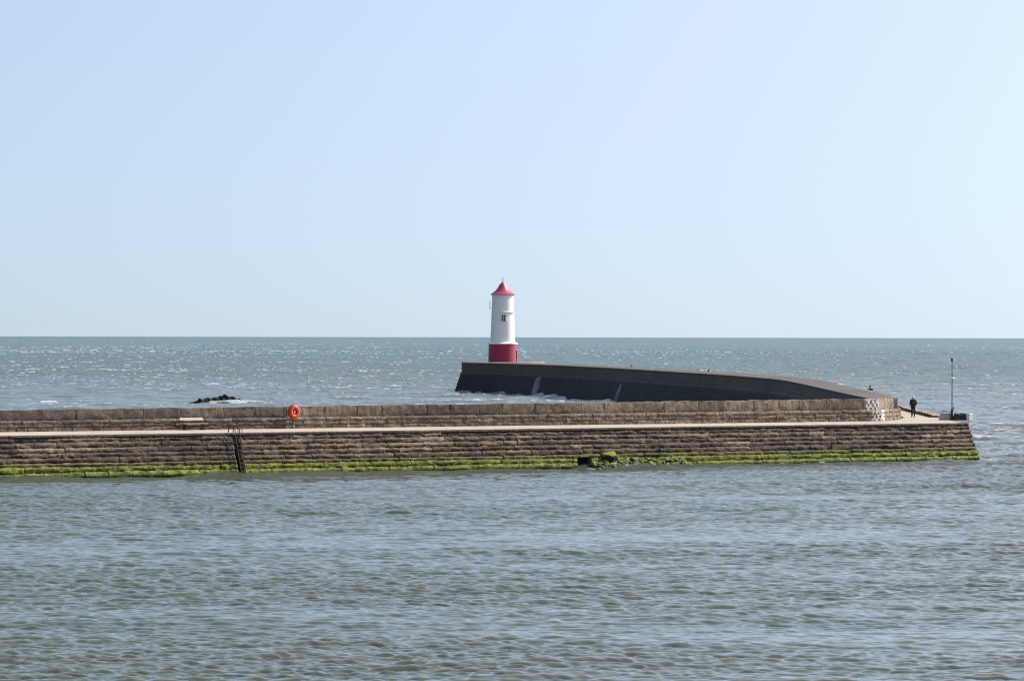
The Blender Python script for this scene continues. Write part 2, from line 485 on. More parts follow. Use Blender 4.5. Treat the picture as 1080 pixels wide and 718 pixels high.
def strip(mb, path, offs, tone=0.5):
    """sweep a profile [(offset to the right, z function)] along a path"""
    rows = [offset_path(path, d) for d, _ in offs]; cum = path_len(path)
    vs = []; uv = []
    for k, (d, zf) in enumerate(offs):
        for i, p in enumerate(rows[k]): vs.append((p[0], p[1], zf(cum[i]))); uv.append((cum[i], zf(cum[i])))
    m = len(path)
    fs = [(k*m+i, k*m+i+1, (k+1)*m+i+1, (k+1)*m+i) for k in range(len(offs)-1) for i in range(m-1)]
    mb.add(vs, fs, tone, uv)
parn = par[:5]
strip(mb, parn, [(-0.25, lambda s: WALK-0.3), (-0.08, lambda s: WALK-0.2), (-0.08, lev(0.49)), (-0.30, lev(0.495)), (-0.30, lambda s: htop(s)-0.025), (-2.0, lambda s: htop(s)-0.03), (-2.0, lambda s: -3.0)], 0.55)
mb.build('parapet', M['parapet'], pier, auto=50)

# --- far wall (inner face in shade), stepped batter below a string course
pth = [(p[0], p[1]) for p in INC]
# direction of travel is away from the camera: right-hand side is the walkway side
cumI = path_len(pth); zI = [p[2] for p in INC]
def zi(s): return float(np.interp(s, cumI, zI))
def wth(s): return float(np.interp(s, [0, 60, 130, 260, cumI[-1]], [2.35, 3.2, 3.6, 3.2, 2.6]))
def rise(s): return float(np.interp(s, [0, 90, 160], [0.0, 0.02, 0.12]))
mb = MB()
first = [(pth[0][0] + 0.05, pth[0][1] + 1.2)] + pth[1:]
prof = [(-1.35, lambda s: -3.5), (-1.25, lambda s: 0.0)]
for k in range(6):
    prof += [(-1.25 + k*0.18, lambda s, k=k: 0.5*(k+1) + 0.12), (-1.25 + (k+1)*0.18, lambda s, k=k: 0.5*(k+1) + 0.14)]
prof[-1] = (-0.27, lambda s: 3.12)
prof += [(-0.27, lambda s: 3.34), (-0.14, lambda s: 3.40), (0.0, lambda s: 3.42), (0.0, lambda s: zi(s) - 0.14), (-0.06, lambda s: zi(s) - 0.12), (-0.06, lambda s: zi(s))]
rows = [offset_path(first, d) for d, _ in prof]
vs = []; uv = []
for k, (d, zf) in enumerate(prof):
    for i, p in enumerate(rows[k]): vs.append((p[0], p[1], zf(cumI[i]))); uv.append((cumI[i], zf(cumI[i])))
m = len(first)
for d_of, z_of in ((lambda s: wth(s), lambda s: zi(s) + rise(s)), (lambda s: wth(s) + 0.01, lambda s: -3.0)):
    for i in range(m):
        q = offset_path(first, d_of(cumI[i]))[i]
        vs.append((q[0], q[1], z_of(cumI[i]))); uv.append((cumI[i], z_of(cumI[i])))
nr = len(prof) + 2
for k in range(nr):                       # the near end is cut parallel to the parapet it grows out of
    q = vs[k*m]; vs[k*m] = (q[0], q[1] + max(0.0, q[0] - first[0][0])*1.25, q[2])
fs = [(k*m+i+1, k*m+i, (k+1)*m+i, (k+1)*m+i+1) for k in range(nr-1) for i in range(m-1)]
fs.append(tuple(reversed([k*m for k in range(nr)])))
mb.add(vs, fs, 0.5, uv)
fs_end = tuple(k*m + m-1 for k in range(nr)); mb.f.append(fs_end); mb.mi.append(0)
sw = mb.build('sea_wall', M['seawall'], pier)
# pale mottled ribs on the wall's foot
M['rib'] = plain('pale_rib_stone', (0.17, 0.175, 0.185), 0.8, 0.3, 0.7, 0.9, 0.5)
for pxr, wd, top in ((573, 1.5, 3.0), (657, 0.6, 2.7)):
    best = min(range(len(pth)), key=lambda i: abs((pth[i][0]/pth[i][1]*F + 540) - pxr))
    a = Vector((*pth[best], 0)); d = (Vector((*pth[min(best+1, len(pth)-1)], 0)) - Vector((*pth[best-1], 0))).normalized()
    nn = Vector((-d.y, d.x, 0))     # towards the water
    mb = MB(); w = wd * 2.2
    sec = [(0.28, top + 0.1), (0.62, top), (1.30, 1.2), (1.75, -1.0), (0.5, -1.0)]
    vs = []
    for sgn, sl in ((-1, 0.0), (1, 0.0)):
        for dd, zz in sec: vs.append(a + d*(sgn*w*(0.5 + 0.12*(3-zz)/3) - (3-zz)*0.25) + nn*dd + Vector((0, 0, zz)))
    k = len(sec)
    mb.add(vs, [tuple(range(k)), tuple(reversed(range(k, 2*k)))] + [(i, (i+1) % k, k+(i+1) % k, k+i) for i in range(k)])
    mb.build('buttress', M['rib'], pier)

# --- kerb of rough stones on the walkway's outer edge
mb = MB()
kp = [OUT_EDGE[2]] + OUT_EDGE[3:8]
M['kerb'] = stone_mat('kerb_stone', (0.14, 0.105, 0.072), (0.30, 0.235, 0.165), (0.46, 0.38, 0.28), streak=0.2)
course(mb, kp, lambda s: WALK - 0.2, lambda s: WALK + 0.24 + 0.03*math.sin(s*1.7), (0.8, 2.2), bulge=0.05, back=0.5, jit=0.05, rough=0.03, gap=0.05)
kq = offset_path(kp, -0.35)
course(mb, list(reversed(kq)), lambda s: WALK - 0.2, lambda s: WALK + 0.22 + 0.03*math.sin(s*2.1), (0.7, 2.0), bulge=0.05, back=0.4, jit=0.06, rough=0.03, gap=0.05)
mb.build('kerb', M['kerb'], pier, auto=50)

# --- platform of the pier head
LHX, LHY, LHZ = (530.2 - 540) / F * 755, 755.0, 5.02
mb = MB()
hp = []
for k in range(28):
    a = PI * 0.95 + k / 27 * (PI * 2.05 - PI * 0.0) * -1
    hp.append((LHX + 0.1 + 7.4*math.cos(a), LHY + 7.4*math.sin(a)*1.6))
n = len(hp)
top = [(x, y, LHZ) for x, y in hp]; bot = [(x, y, 2.0) for x, y in hp]
mb.add(top + bot, [tuple(reversed(range(n)))] + [(i, (i+1) % n, n+(i+1) % n, n+i) for i in range(n)])
M['head'] = plain('pier_head_paving', (0.25, 0.185, 0.14), 0.9, 0.2, 0.35, 0.6, 0.4)
mb.build('head_platform', M['head'], pier)

# ------------------------------------------------------------------ lighthouse
M['white'] = None
def paint_mat(name, c, dirt, dark=0.5, rough=0.5):
    t = NT(name); tc = t.n('ShaderNodeTexCoord').outputs['Object']; uv = t.n('ShaderNodeUVMap').outputs[0]
    n1 = t.noise(tc, 0.8, 6, 0.65); n2 = t.noise(t.mapping(uv, (2.0, 0.22, 1)), 1.6, 5, 0.6); n3 = t.noise(tc, 6, 4, 0.6)
    col = t.mix(t.rng(n1, 0.35, 0.75, 0, 0.35), c, dirt)
    col = t.mix(t.rng(n2, 0.52, 0.75, 0, dark), col, dirt)
    t.bsdf(col, rough, 0.4, n3, 0.25, 0.02); return t.m
M['white'] = paint_mat('white_masonry_paint', (0.78, 0.785, 0.80), (0.52, 0.51, 0.50), 0.35, 0.6)
M['red'] = paint_mat('red_masonry_paint', (0.27, 0.018, 0.056), (0.19, 0.017, 0.044), 0.5, 0.5)
M['redroof'] = paint_mat('red_roof_paint', (0.40, 0.045, 0.09), (0.30, 0.045, 0.08), 0.5, 0.45)
M['iron'] = plain('dark_iron', (0.035, 0.036, 0.040), 0.6, 0.4, 0.3, 8)
M['glass'] = plain('dark_window_glass', (0.02, 0.024, 0.03), 0.12, 0.5, 0.2, 3, 0.0)
lh = thing('lighthouse', 'round white lighthouse with red base and red bell shaped roof at the pier end', 'lighthouse', (LHX, LHY, LHZ))
sc = 755.0 / F                        # metres per photo pixel here
rb, rbt, rt, rtt, re = 15.2*sc, 14.8*sc, 13.2*sc, 11.15*sc, 13.1*sc
zB, zT, zR, zF = 19.2*sc, 70.2*sc, 84.4*sc, 88.8*sc
mb = MB(); mb.lathe([(rb, -2.0), (rb, 0.0), (rb*0.997, 0.2), (rbt, zB - 0.22), (rbt, zB)]); mb.build('base', M['red'], lh, auto=40)
mb = MB(); mb.lathe([(rbt, zB - 0.12), (rbt + 0.16, zB - 0.06), (rbt + 0.17, zB + 0.10), (rt + 0.10, zB + 0.26), (rt, zB + 0.28)]); mb.build('cornice', M['white'], lh, auto=40)
prof = []
for k in range(14):
    f = k / 13; prof.append((rt + (rtt - rt)*(f**0.85), zB + 0.2 + (zT - zB - 0.2)*f))
mb = MB(); mb.lathe(prof + [(rtt + 0.10, zT + 0.02), (rtt + 0.12, zT + 0.14)]); mb.build('tower', M['white'], lh, auto=40)
prof = [(rtt*0.9, zT + 0.06), (re, zT + 0.10), (re + 0.02, zT + 0.20)]
for f, r in ((0.06, 0.90), (0.16, 0.755), (0.28, 0.615), (0.42, 0.485), (0.56, 0.385), (0.70, 0.305), (0.82, 0.225), (0.92, 0.13), (0.98, 0.055), (1.0, 0.0)):
    prof.append((re*r, zT + 0.2 + (zR - zT - 0.2)*f))
mb = MB(); mb.lathe(prof, 48); roof = mb.build('roof', M['redroof'], lh, auto=45)
mb = MB(); mb.tube([(0, 0, zR - 0.08), (0, 0, zR + 0.80)], [0.05, 0.03], 8); mb.tube([(0, 0, zR + 0.02), (0, 0, zR + 0.12), (0, 0, zR + 0.22)], [0.03, 0.11, 0.03], 10)
mb.tube([(-0.22, 0, zR + 0.62), (0.22, 0, zR + 0.62)], 0.025, 6)
mb.build('finial', M['iron'], roof)
# window on the side that faces the harbour
def tower_r(z):
    f = max(0, (z - zB - 0.2) / (zT - zB - 0.2)); return rt + (rtt - rt)*(f**0.85)
zw = (382 - 335.8)*sc; rw = tower_r(zw)
mb = MB()
aw = math.radians(-90 + 4)
ca, sa = math.cos(aw), math.sin(aw)
mb.box((ca*(rw - 0.05), sa*(rw - 0.05), zw), (0.74, 0.30, 1.10), aw + PI/2)
win = mb.build('window', M['glass'], lh)
mb = MB()
for dx, dz, wx, wz in ((-0.40, 0, 0.09, 1.20), (0.40, 0, 0.09, 1.20), (0, 0.58, 0.89, 0.09), (0, -0.60, 1.0, 0.12), (0.02, 0, 0.06, 1.1), (0, -0.02, 0.74, 0.07)):
    mb.box((ca*(rw + 0.03) - sa*dx*-1*-1, sa*(rw + 0.03) + ca*dx*-1*-1, zw + dz), (wx, 0.22, wz), aw + PI/2)
mb.build('frame', M['white'], win)
# half string course and pipe on the sunny side
zs = (382 - 329.6)*sc
mb = MB(); r0 = tower_r(zs)
mb.lathe([(r0 - 0.05, zs - 0.16), (r0 + 0.20, zs - 0.10), (r0 + 0.22, zs + 0.06), (r0 - 0.05, zs + 0.12)], 24, a0=math.radians(-100), a1=math.radians(60))
mb.build('string_course', M['white'], lh, auto=40)
mb = MB(); q = []
for k in range(6):
    a = math.radians(-80 + 16 - 3*k); z = zw - 0.35 - 0.13*k; r = tower_r(z) + 0.05
    q.append((r*math.cos(a + 0.0), r*math.sin(a), z))
mb.tube([(tower_r(zw - 0.3)*math.cos(math.radians(-72)), tower_r(zw - 0.3)*math.sin(math.radians(-72)), zw - 0.3)] + [(p[0] + 0.02, p[1] - 0.02, p[2]) for p in q], 0.05, 6)
mb.build('pipe', M['white'], lh)
# lamp bracket standing off the left side
mb = MB()
xl = (516.6 - 530.2)*sc
mb.tube([(xl, -0.1, (382 - 327)*sc), (xl, -0.1, (382 - 318)*sc)], 0.055, 8)
mb.tube([(xl - 0.1, -0.1, (382 - 325.5)*sc), (-tower_r(9.4) + 0.1, -0.1, (382 - 325.5)*sc)], 0.05, 8)
mb.box((xl, -0.1, (382 - 319)*sc), (0.16, 0.16, 0.3), bev=0.02)
mb.build('lamp_bracket', M['white'], lh)
# door on the landward side
mb = MB()
ad = math.radians(-8)
mb.box((math.cos(ad)*rb*0.985, math.sin(ad)*rb*0.985, 1.05), (0.9, 0.22, 2.0), ad + PI/2, bev=0.03)
dr = mb.build('door', plain('door_paint', (0.30, 0.03, 0.05), 0.5), lh)
mb = MB(); mb.tube([(math.cos(ad)*(rb + 0.12) , math.sin(ad)*(rb+0.12) - 0.3, 1.0), (math.cos(ad)*(rb + 0.2), math.sin(ad)*(rb+0.12) - 0.3, 1.0), (math.cos(ad)*(rb + 0.2), math.sin(ad)*(rb+0.12) - 0.2, 1.0)], 0.025, 6); mb.build('handle', M['iron'], dr)

# ------------------------------------------------------------------ bench
pdir = Vector((PRt[0]-PLft[0], PRt[1]-PLft[1], 0)).normalized(); prz = math.atan2(pdir.y, pdir.x)
pn = Vector((pdir.y, -pdir.x, 0))
bx = Vector((*on_line(200, PLft, PRt), WALK)) + pn*0.62
M['wood_pale'] = plain('weathered_pale_wood', (0.52, 0.45, 0.37), 0.8, 0.2, 0.25, 5)
M['wood_seat'] = plain('weathered_seat_wood', (0.40, 0.31, 0.25), 0.8, 0.2, 0.3, 5)
M['dark_conc'] = plain('dark_bench_frame', (0.05, 0.045, 0.042), 0.8, 0.2, 0.3, 5)
bench = thing('park_bench', 'low bench with a pale plank back against the parapet on the pier walkway', 'bench', bx, prz)
for z, h in ((0.80, 0.15), ):
    mb = MB(); mb.box((-0.06, 0.27, 0.76), (1.86, 0.05, 0.19), tilt=Matrix.Rotation(-0.35, 3, 'X'), bev=0.012); mb.build('backrest', M['wood_pale'], bench)
mb = MB()
for k in range(3): mb.box((0.05, -0.22 + 0.16*k, 0.44), (1.9, 0.14, 0.05), bev=0.012)
mb.build('seat', M['wood_seat'], bench)
for x in (-0.72, 0.72):
    mb = MB()
    mb.box((x, -0.2, 0.205), (0.14, 0.12, 0.41), bev=0.015); mb.box((x, 0.16, 0.205), (0.14, 0.12, 0.41), bev=0.015)
    mb.box((x, -0.02, 0.385), (0.12, 0.46, 0.06)); mb.box((x, 0.26, 0.56), (0.10, 0.06, 0.62), tilt=Matrix.Rotation(-0.2, 3, 'X'))
    mb.box((x, -0.02, 0.04), (0.16, 0.60, 0.08), bev=0.015)
    mb.build('leg', M['dark_conc'], bench)

# ------------------------------------------------------------------ lifebuoy stations
M['orange'] = plain('orange_red_plastic', (0.62, 0.062, 0.018), 0.42, 0.5, 0.15, 4, 0.05)
M['orange2'] = plain('deep_orange_plastic', (0.44, 0.035, 0.014), 0.5, 0.4, 0.15, 4, 0.05)
M['label_white'] = plain('white_sticker', (0.75, 0.75, 0.72), 0.5, 0.3, 0.1, 4, 0.0)
M['rust'] = plain('rusted_dark_iron', (0.045, 0.036, 0.030), 0.8, 0.3, 0.4, 6)
M['galv'] = plain('galvanised_steel', (0.20, 0.205, 0.21), 0.45, 0.5, 0.25, 9, 0.1, 0.4)
def teardrop(w, h, n=36):
    pts = []
    for k in range(n):
        a = 2*PI*k/n
        x, z = math.cos(a), math.sin(a)
        zz = z*h*0.5 if z > 0 else z*h*0.5*1.12
        xx = x*w*0.5*(1.0 if z > -0.2 else (1 - 0.25*((-z - 0.2)/0.8)))
        pts.append((xx, zz))
    return pts
def lifebuoy(label, loc, rz, group, legs=True):
    r = thing('lifebuoy_housing', label, 'lifebuoy', loc, rz, group)
    # z of local origin: walkway level; the ring centre is zc above it
    zc = 1.20
    td = teardrop(0.88, 1.04); n = len(td)
    mb = MB()
    vs = [(x, 0.10, z + zc) for x, z in td] + [(x, -0.06, z + zc) for x, z in td] + [(x*0.94, -0.10, z*0.94 + zc) for x, z in td]
    mb.add(vs, [tuple(range(n))] + [tuple(reversed(range(2*n, 3*n)))] + [(b+(i+1) % n, b+i, b+n+i, b+n+(i+1) % n) for b in (0, n) for i in range(n)])
    case = mb.build('case', M['orange2'], r, auto=40)
    mb = MB(); R0, r0 = 0.295, 0.112
    vs = []; fs = []; nu, nv = 40, 14
    for i in range(nu):
        a = 2*PI*i/nu
        for j in range(nv):
            b = 2*PI*j/nv; q = R0 + r0*math.cos(b)
            vs.append((q*math.cos(a), -0.155 + r0*0.85*math.sin(b), q*math.sin(a)*1.12 + zc + 0.02))
    fs = [(i*nv+j, i*nv+(j+1) % nv, ((i+1) % nu)*nv+(j+1) % nv, ((i+1) % nu)*nv+j) for i in range(nu) for j in range(nv)]
    mb.add(vs, fs); mb.build('ring', M['orange'], r, smooth=True)
    mb = MB(); mb.box((0.02, -0.125, zc - 0.03), (0.09, 0.05, 0.20), bev=0.01); mb.build('notice', M['label_white'], case)
    mb = MB()
    mb.tube([(0, 0.15, 0.0), (0, 0.15, zc + 0.2)], 0.045, 10); mb.box((0, 0.15, 0.015), (0.22, 0.22, 0.03), bev=0.005)
    mb.box((0, 0.12, zc - 0.2), (0.5, 0.05, 0.06)); mb.box((0, 0.12, zc + 0.2), (0.5, 0.05, 0.06))
    mb.build('post', M['rust'], r)
    return r
lp = Vector((*on_line(307.4, PLft, PRt), WALK)) + pn*0.30
lifebuoy('orange red lifebuoy in its housing on the parapet, nearest and fully seen', lp, prz, 'lifebuoys on the pier')
# far one: only its red top shows over the far wall
fy = 446.0
lifebuoy('red tip of a lifebuoy housing showing over the far wall of the pier', ((881.3 - 540)/F*fy, fy, 4.78 - 1.74), -0.2, 'lifebuoys on the pier')

# ------------------------------------------------------------------ harbour ladder
fdir = Vector((FR[0]-FL[0], FR[1]-FL[1], 0)).normalized(); frz = math.atan2(fdir.y, fdir.x); fn_ = Vector((fdir.y, -fdir.x, 0))
M['rust'] = plain('rusted_dark_iron', (0.045, 0.036, 0.030), 0.8, 0.3, 0.4, 6)
pa, pb = on_line(245.6, FL, FR), on_line(250.4, FL, FR)
wl = math.hypot(pa[0]-pb[0], pa[1]-pb[1])
lad = thing('harbour_ladder', 'dark iron ladder with hooped handrails fixed to the harbour wall', 'ladder', (*pa, WALK), frz)
for x in (0.0, wl):
    mb = MB()
    pts = [(x, 0.55, 0.02), (x, 0.53, 0.32), (x, 0.42, 0.46), (x, 0.2, 0.50), (x, -0.12, 0.44), (x, -0.30, 0.2), (x, -0.36, -0.25)]
    for k in range(9): pts.append((x, -0.42 - 0.115*k*0.92, -0.45 - k*0.33))
    mb.tube(pts, 0.035, 8); mb.build('rail', M['rust'], lad, smooth=True)
for k in range(9):
    mb = MB(); zz = -0.3 - 0.29*k; yy = -0.36 - 0.105*max(0, (-zz - 0.25))/0.33
    mb.tube([(0, yy, zz), (wl, yy, zz)], 0.025, 6); mb.build('rung', M['rust'], lad)
mb = MB(); xg = wl*2.05
mb.tube([(xg, 0.55, 0.0), (xg, 0.52, 0.36), (xg, 0.3, 0.46), (xg, 0.05, 0.36), (xg, -0.02, 0.0)], 0.03, 8); mb.build('grab_hoop', M['rust'], lad, smooth=True)

# ------------------------------------------------------------------ things at the pier's elbow
def place(px, py): return Vector((*at_z(px, py, WALK), WALK))
M['greybox'] = plain('grey_painted_steel', (0.34, 0.355, 0.375), 0.5, 0.4, 0.25, 3)
g0 = place(996.8, 442.9)
s_el = g0.y / F
box = thing('equipment_locker', 'blue grey sloping sided locker with a tubular rail at the foot of the mast', 'locker', g0, 0.06)
mb = MB(); w, d, h = 12.0*s_el, 0.7, 0.52
vs = [(-w/2, -d/2, 0), (w/2, -d/2, 0), (w/2, d/2, 0), (-w/2, d/2, 0), (-w/2 + 0.10, -d/2 + 0.08, h), (w/2 - 0.04, -d/2 + 0.08, h), (w/2 - 0.04, d/2 - 0.08, h), (-w/2 + 0.10, d/2 - 0.08, h)]
mb.add(vs, [(0,3,2,1),(4,5,6,7),(0,1,5,4),(1,2,6,5),(2,3,7,6),(3,0,4,7)])
mb.build('body', M['greybox'], box)
mb = MB(); mb.box((0.03, 0, h + 0.02), (w - 0.10, d - 0.10, 0.05), bev=0.012); mb.build('lid', M['greybox'], box)
mb = MB(); mb.tube([(-w/2 + 0.24, -0.1, h), (-w/2 + 0.26, -0.1, h + 0.20), (w/2 - 0.1, -0.1, h + 0.20), (w/2 - 0.1, -0.1, h)], 0.035, 8); mb.build('rail', M['iron'], box, smooth=True)

mp = place(1004.2, 443.0)
mast = thing('mast', 'tall thin dark mast with a white crossbar at the pier elbow', 'mast', mp, 0.0)
mb = MB(); mb.tube([(0, 0, 0), (0, 0, 4.6), (0, 0, 4.98)], [0.045, 0.032, 0.03], 10)
mb.build('pole', M['iron'], mast, smooth=True)
mb = MB(); mb.lathe([(0.20, 0), (0.20, 0.06), (0.12, 0.10), (0.11, 0.82), (0.06, 0.90), (0.05, 0.92)], 16); mb.build('socket', M['iron'], mast, auto=40)
mb = MB(); mb.tube([(-0.34, -0.06, 3.36), (0.26, -0.06, 3.36)], 0.045, 8); mb.build('crossbar', M['label_white'], mast, smooth=True)
mb = MB(); mb.tube([(0, 0, 4.70), (0, 0, 4.76), (0, 0, 4.98), (0, 0, 5.03)], [0.05, 0.08, 0.08, 0.03], 10); mb.build('lamp', M['iron'], mast, smooth=True)
mb = MB(); mb.box((0.12, -0.05, 0.95), (0.10, 0.12, 0.34), bev=0.02); mb.build('junction_box', M['greybox'], mast)

# mottled dark heap: netting over low blocks
M['heap'] = None
t = NT('dark_netting'); P = geo_pos(t)
n1 = t.noise(P, 5, 5, 0.7); vo = t.n('ShaderNodeTexVoronoi'); vo.inputs['Scale'].default_value = 9; t.l(P, vo.inputs['Vector'])
c = t.ramp(n1, [(0.3, (0.018, 0.018, 0.02)), (0.55, (0.055, 0.05, 0.05)), (0.75, (0.13, 0.115, 0.105))])
t.bsdf(c, 0.9, 0.2, vo.outputs['Distance'], 1.0, 0.08); M['heap'] = t.m
hp0 = place(1013.2, 443.1)
nw, nd = 26, 12
wH, dH, hH = 14.6*s_el, 0.75, 0.52
mb = MB(); vs = []; fs = []
for j in range(nd + 1):
    for i in range(nw + 1):
        u, v = i/nw, j/nd
        e = min(1, min(u, 1-u)/0.06)**0.6 * min(1, min(v, 1-v)/0.14)**0.6
        z = e*(hH + random.gauss(0, 0.025) + 0.04*math.sin(u*9 + v*4)) 
        vs.append(((u-0.5)*wH + random.gauss(0, .01), (v-0.5)*dH + random.gauss(0, .01), z))
fs = [(j*(nw+1)+i, j*(nw+1)+i+1, (j+1)*(nw+1)+i+1, (j+1)*(nw+1)+i) for j in range(nd) for i in range(nw)]
mb.add(vs, fs); o = mb.build('netting_heap', M['heap'], None, auto=60); o.location = hp0; o.rotation_euler.z = 0.05
tag(o, 'low dark mottled heap between the mast and the white block', 'heap')
wp = place(1022.6, 443.9)
wb = thing('white_block', 'small white painted block at the very corner of the pier', 'block', wp, frz)
mb = MB(); mb.box((0, 0, 0.26), (0.40, 0.34, 0.52), bev=0.04); mb.build('shaft', paint_mat('white_block_paint', (0.74, 0.72, 0.66), (0.45, 0.40, 0.33), 0.6), wb, auto=40)
mb = MB(); mb.box((0, 0, 0.555), (0.43, 0.37, 0.08), bev=0.03); mb.build('cap', paint_mat('white_cap_paint', (0.76, 0.74, 0.68), (0.5, 0.45, 0.38), 0.6), wb, auto=40)

# a loose stone at the parapet's end
def rock_mesh(rad, seed, amp=0.25, flat=0.7, sub=3):
    import bmesh
    bm = bmesh.new(); bmesh.ops.create_icosphere(bm, subdivisions=sub, radius=1.0)
    rs = np.random.default_rng(seed)
    D = rs.normal(size=(9, 3)); D /= np.linalg.norm(D, axis=1)[:, None]; off = rs.uniform(0.62, 0.95, 9)
    for v in bm.verts:
        c = np.array(v.co)
        for d, k in zip(D, off):
            e = c @ d
            if e > k: c = c - d*(e - k)*0.85
        c = c*(1 + amp*0.25*math.sin(c[0]*5 + seed)*math.sin(c[1]*6 + 2*seed)*math.sin(c[2]*5))
        c = c + rs.normal(size=3)*amp*0.05
        v.co = Vector((c[0]*rad[0], c[1]*rad[1], c[2]*rad[2]*flat))
    vs = [tuple(v.co) for v in bm.verts]; fs = [tuple(x.index for x in f.verts) for f in bm.faces]
    bm.free(); return vs, fs
mb = MB(); mb.add(*rock_mesh((0.16, 0.14, 0.16), 4)); o = mb.build('loose_stone', M['kerb'], None, auto=50); o.location = place(951.3, 441.0) + Vector((0, 0, 0.08))
tag(o, 'small dark loose stone lying at the rounded end of the parapet', 'stone')

# ------------------------------------------------------------------ fallen rubble with seaweed at the wall's foot
t = NT('seaweed_rubble'); P = geo_pos(t); z = sep(t, P)[2]
n1 = t.noise(P, 2.2, 5, 0.7); n2 = t.noise(P, 9, 4, 0.7)
c = t.ramp(n1, [(0.32, (0.020, 0.020, 0.012)), (0.48, (0.075, 0.085, 0.020)), (0.60, (0.16, 0.18, 0.032)), (0.75, (0.26, 0.27, 0.06))])
t.bsdf(c, 0.75, 0.35, n2, 0.8, 0.05); M['weed'] = t.m
mb = MB()
def foot(px, d): return Vector((*on_line(px, FL, FR), 0)) + fn_*d
for k in range(260):
    px = random.uniform(616, 716); d = random.uniform(0.75, 1.9)
    r = random.uniform(0.09, 0.25)
    p = foot(px, d); p.z = max(-0.03, 0.70 - (d - 0.75)*0.5 - abs(px - 650)/240 + random.uniform(-0.15, 0.1)) - 0.05
    vs, fs = rock_mesh((r*1.3, r, r), 100 + k, 0.3, 0.7, 2)
    a = random.uniform(0, PI)
    mb.add([Matrix.Rotation(a, 3, 'Z') @ Vector(v) + p for v in vs], fs, random.random())
o = mb.build('seaweed_rubble', M['weed'], None, auto=60)
tag(o, 'bank of fallen stones under green seaweed at the foot of the harbour wall', 'rubble', kind='stuff')
t = NT('bright_weed_boulder'); P = geo_pos(t); n1 = t.noise(P, 2.5, 5, 0.7)
upn = sep(t, t.n('ShaderNodeNewGeometry').outputs['Normal'])[2]
c = t.mix(t.rng(t.math('ADD', upn, t.math('MULTIPLY', n1, 0.6)), 0.62, 0.95), (0.022, 0.020, 0.014), (0.20, 0.235, 0.03))
t.bsdf(c, 0.8, 0.3, n1, 0.7, 0.05); M['boulder'] = t.m
mb = MB(); mb.add(*rock_mesh((0.60, 0.45, 0.50), 9, 0.9, 0.9)); o = mb.build('boulder', M['boulder'], None, auto=50); o.location = foot(634.5, 0.95) + Vector((0, 0, 0.78))
tag(o, 'boulder with a bright green weed cap leaning on the harbour wall above the rubble', 'boulder')

# ------------------------------------------------------------------ rock awash beyond the pier
ry = 596.0
t = NT('wet_black_rock'); P = geo_pos(t); n1 = t.noise(P, 1.5, 6, 0.7)
c = t.ramp(n1, [(0.3, (0.006, 0.006, 0.007)), (0.7, (0.018, 0.017, 0.018))]); t.bsdf(c, 0.75, 0.25, n1, 0.8, 0.15); M['rock'] = t.m
def rockpos(px): return (px + 4 - 540)/F*ry
mb = MB()
for px, w, h, dy in ((207, 0.6, 0.35, 0), (211, 1.0, 0.75, 0.3), (216, 0.8, 0.80, 0.5), (222, 0.9, 0.95, 0.6), (228, 1.1, 1.02, 0.8), (235, 1.0, 1.00, 0.9), (241, 0.9, 0.9, 0.8), (246, 0.8, 0.72, 0.6), (251, 0.7, 0.52, 0.3), (255, 0.5, 0.42, 0.0), (226, 3.0, 0.62, 1.2), (240, 2.6, 0.62, 1.2), (214, 1.6, 0.6, 0.8), (219, 0.9, 0.8, 0.6), (231, 1.0, 0.92, 0.8), (238, 0.9, 0.92, 0.9), (244, 0.9, 0.76, 0.7), (248, 0.9, 0.62, 0.5)):
    vs, fs = rock_mesh((w*1.25, w*0.9, h*0.98), int(px), 1.6, 1.0, 3)
    mb.add([(v[0] + rockpos(px), v[1] + ry + dy, v[2] + random.uniform(-0.08, 0.02)) for v in vs], fs)
o = mb.build('sea_rock', M['rock'], None, auto=40)
tag(o, 'low jagged black rock awash in white foam behind the parapet', 'rock')
mb = MB(); vs, fs = rock_mesh((0.35, 0.3, 0.35), 77, 0.5, 1.0, 2); mb.add([(v[0] + rockpos(263), v[1] + ry, v[2]) for v in vs], fs)
o = mb.build('sea_rock', M['rock'], None, auto=40); tag(o, 'tiny dark rock tip right of the jagged black rock in the sea', 'rock')

# ------------------------------------------------------------------ people
M['skin'] = plain('skin', (0.42, 0.26, 0.19), 0.6, 0.3, 0.08, 9, 0.05)
M['hair_white'] = plain('white_hair', (0.72, 0.70, 0.68), 0.8, 0.2, 0.15, 30)
M['coat_dark'] = plain('dark_green_black_coat', (0.018, 0.021, 0.020), 0.85, 0.2, 0.3, 12)
M['trousers_navy'] = plain('navy_trousers', (0.016, 0.017, 0.030), 0.85, 0.2, 0.3, 12)
M['shoes'] = plain('black_shoes', (0.015, 0.014, 0.014), 0.5, 0.4, 0.2, 12)
def skin_obj(name, verts, edges, radii, mat, parent, sub=2):
    me = bpy.data.meshes.new(name); me.from_pydata(verts, edges, []); me.materials.append(mat)
    o = bpy.data.objects.new(name, me); COL.objects.link(o)
    if parent: o.parent = parent
    o.modifiers.new('Skin', 'SKIN')
    for i, sv in enumerate(me.skin_vertices[0].data):
        r = radii[i]; sv.radius = r if isinstance(r, tuple) else (r, r); sv.use_root = (i == 0)
    m = o.modifiers.new('Sub', 'SUBSURF'); m.levels = sub; m.render_levels = sub
    o.modifiers['Skin'].use_smooth_shade = True
    return o
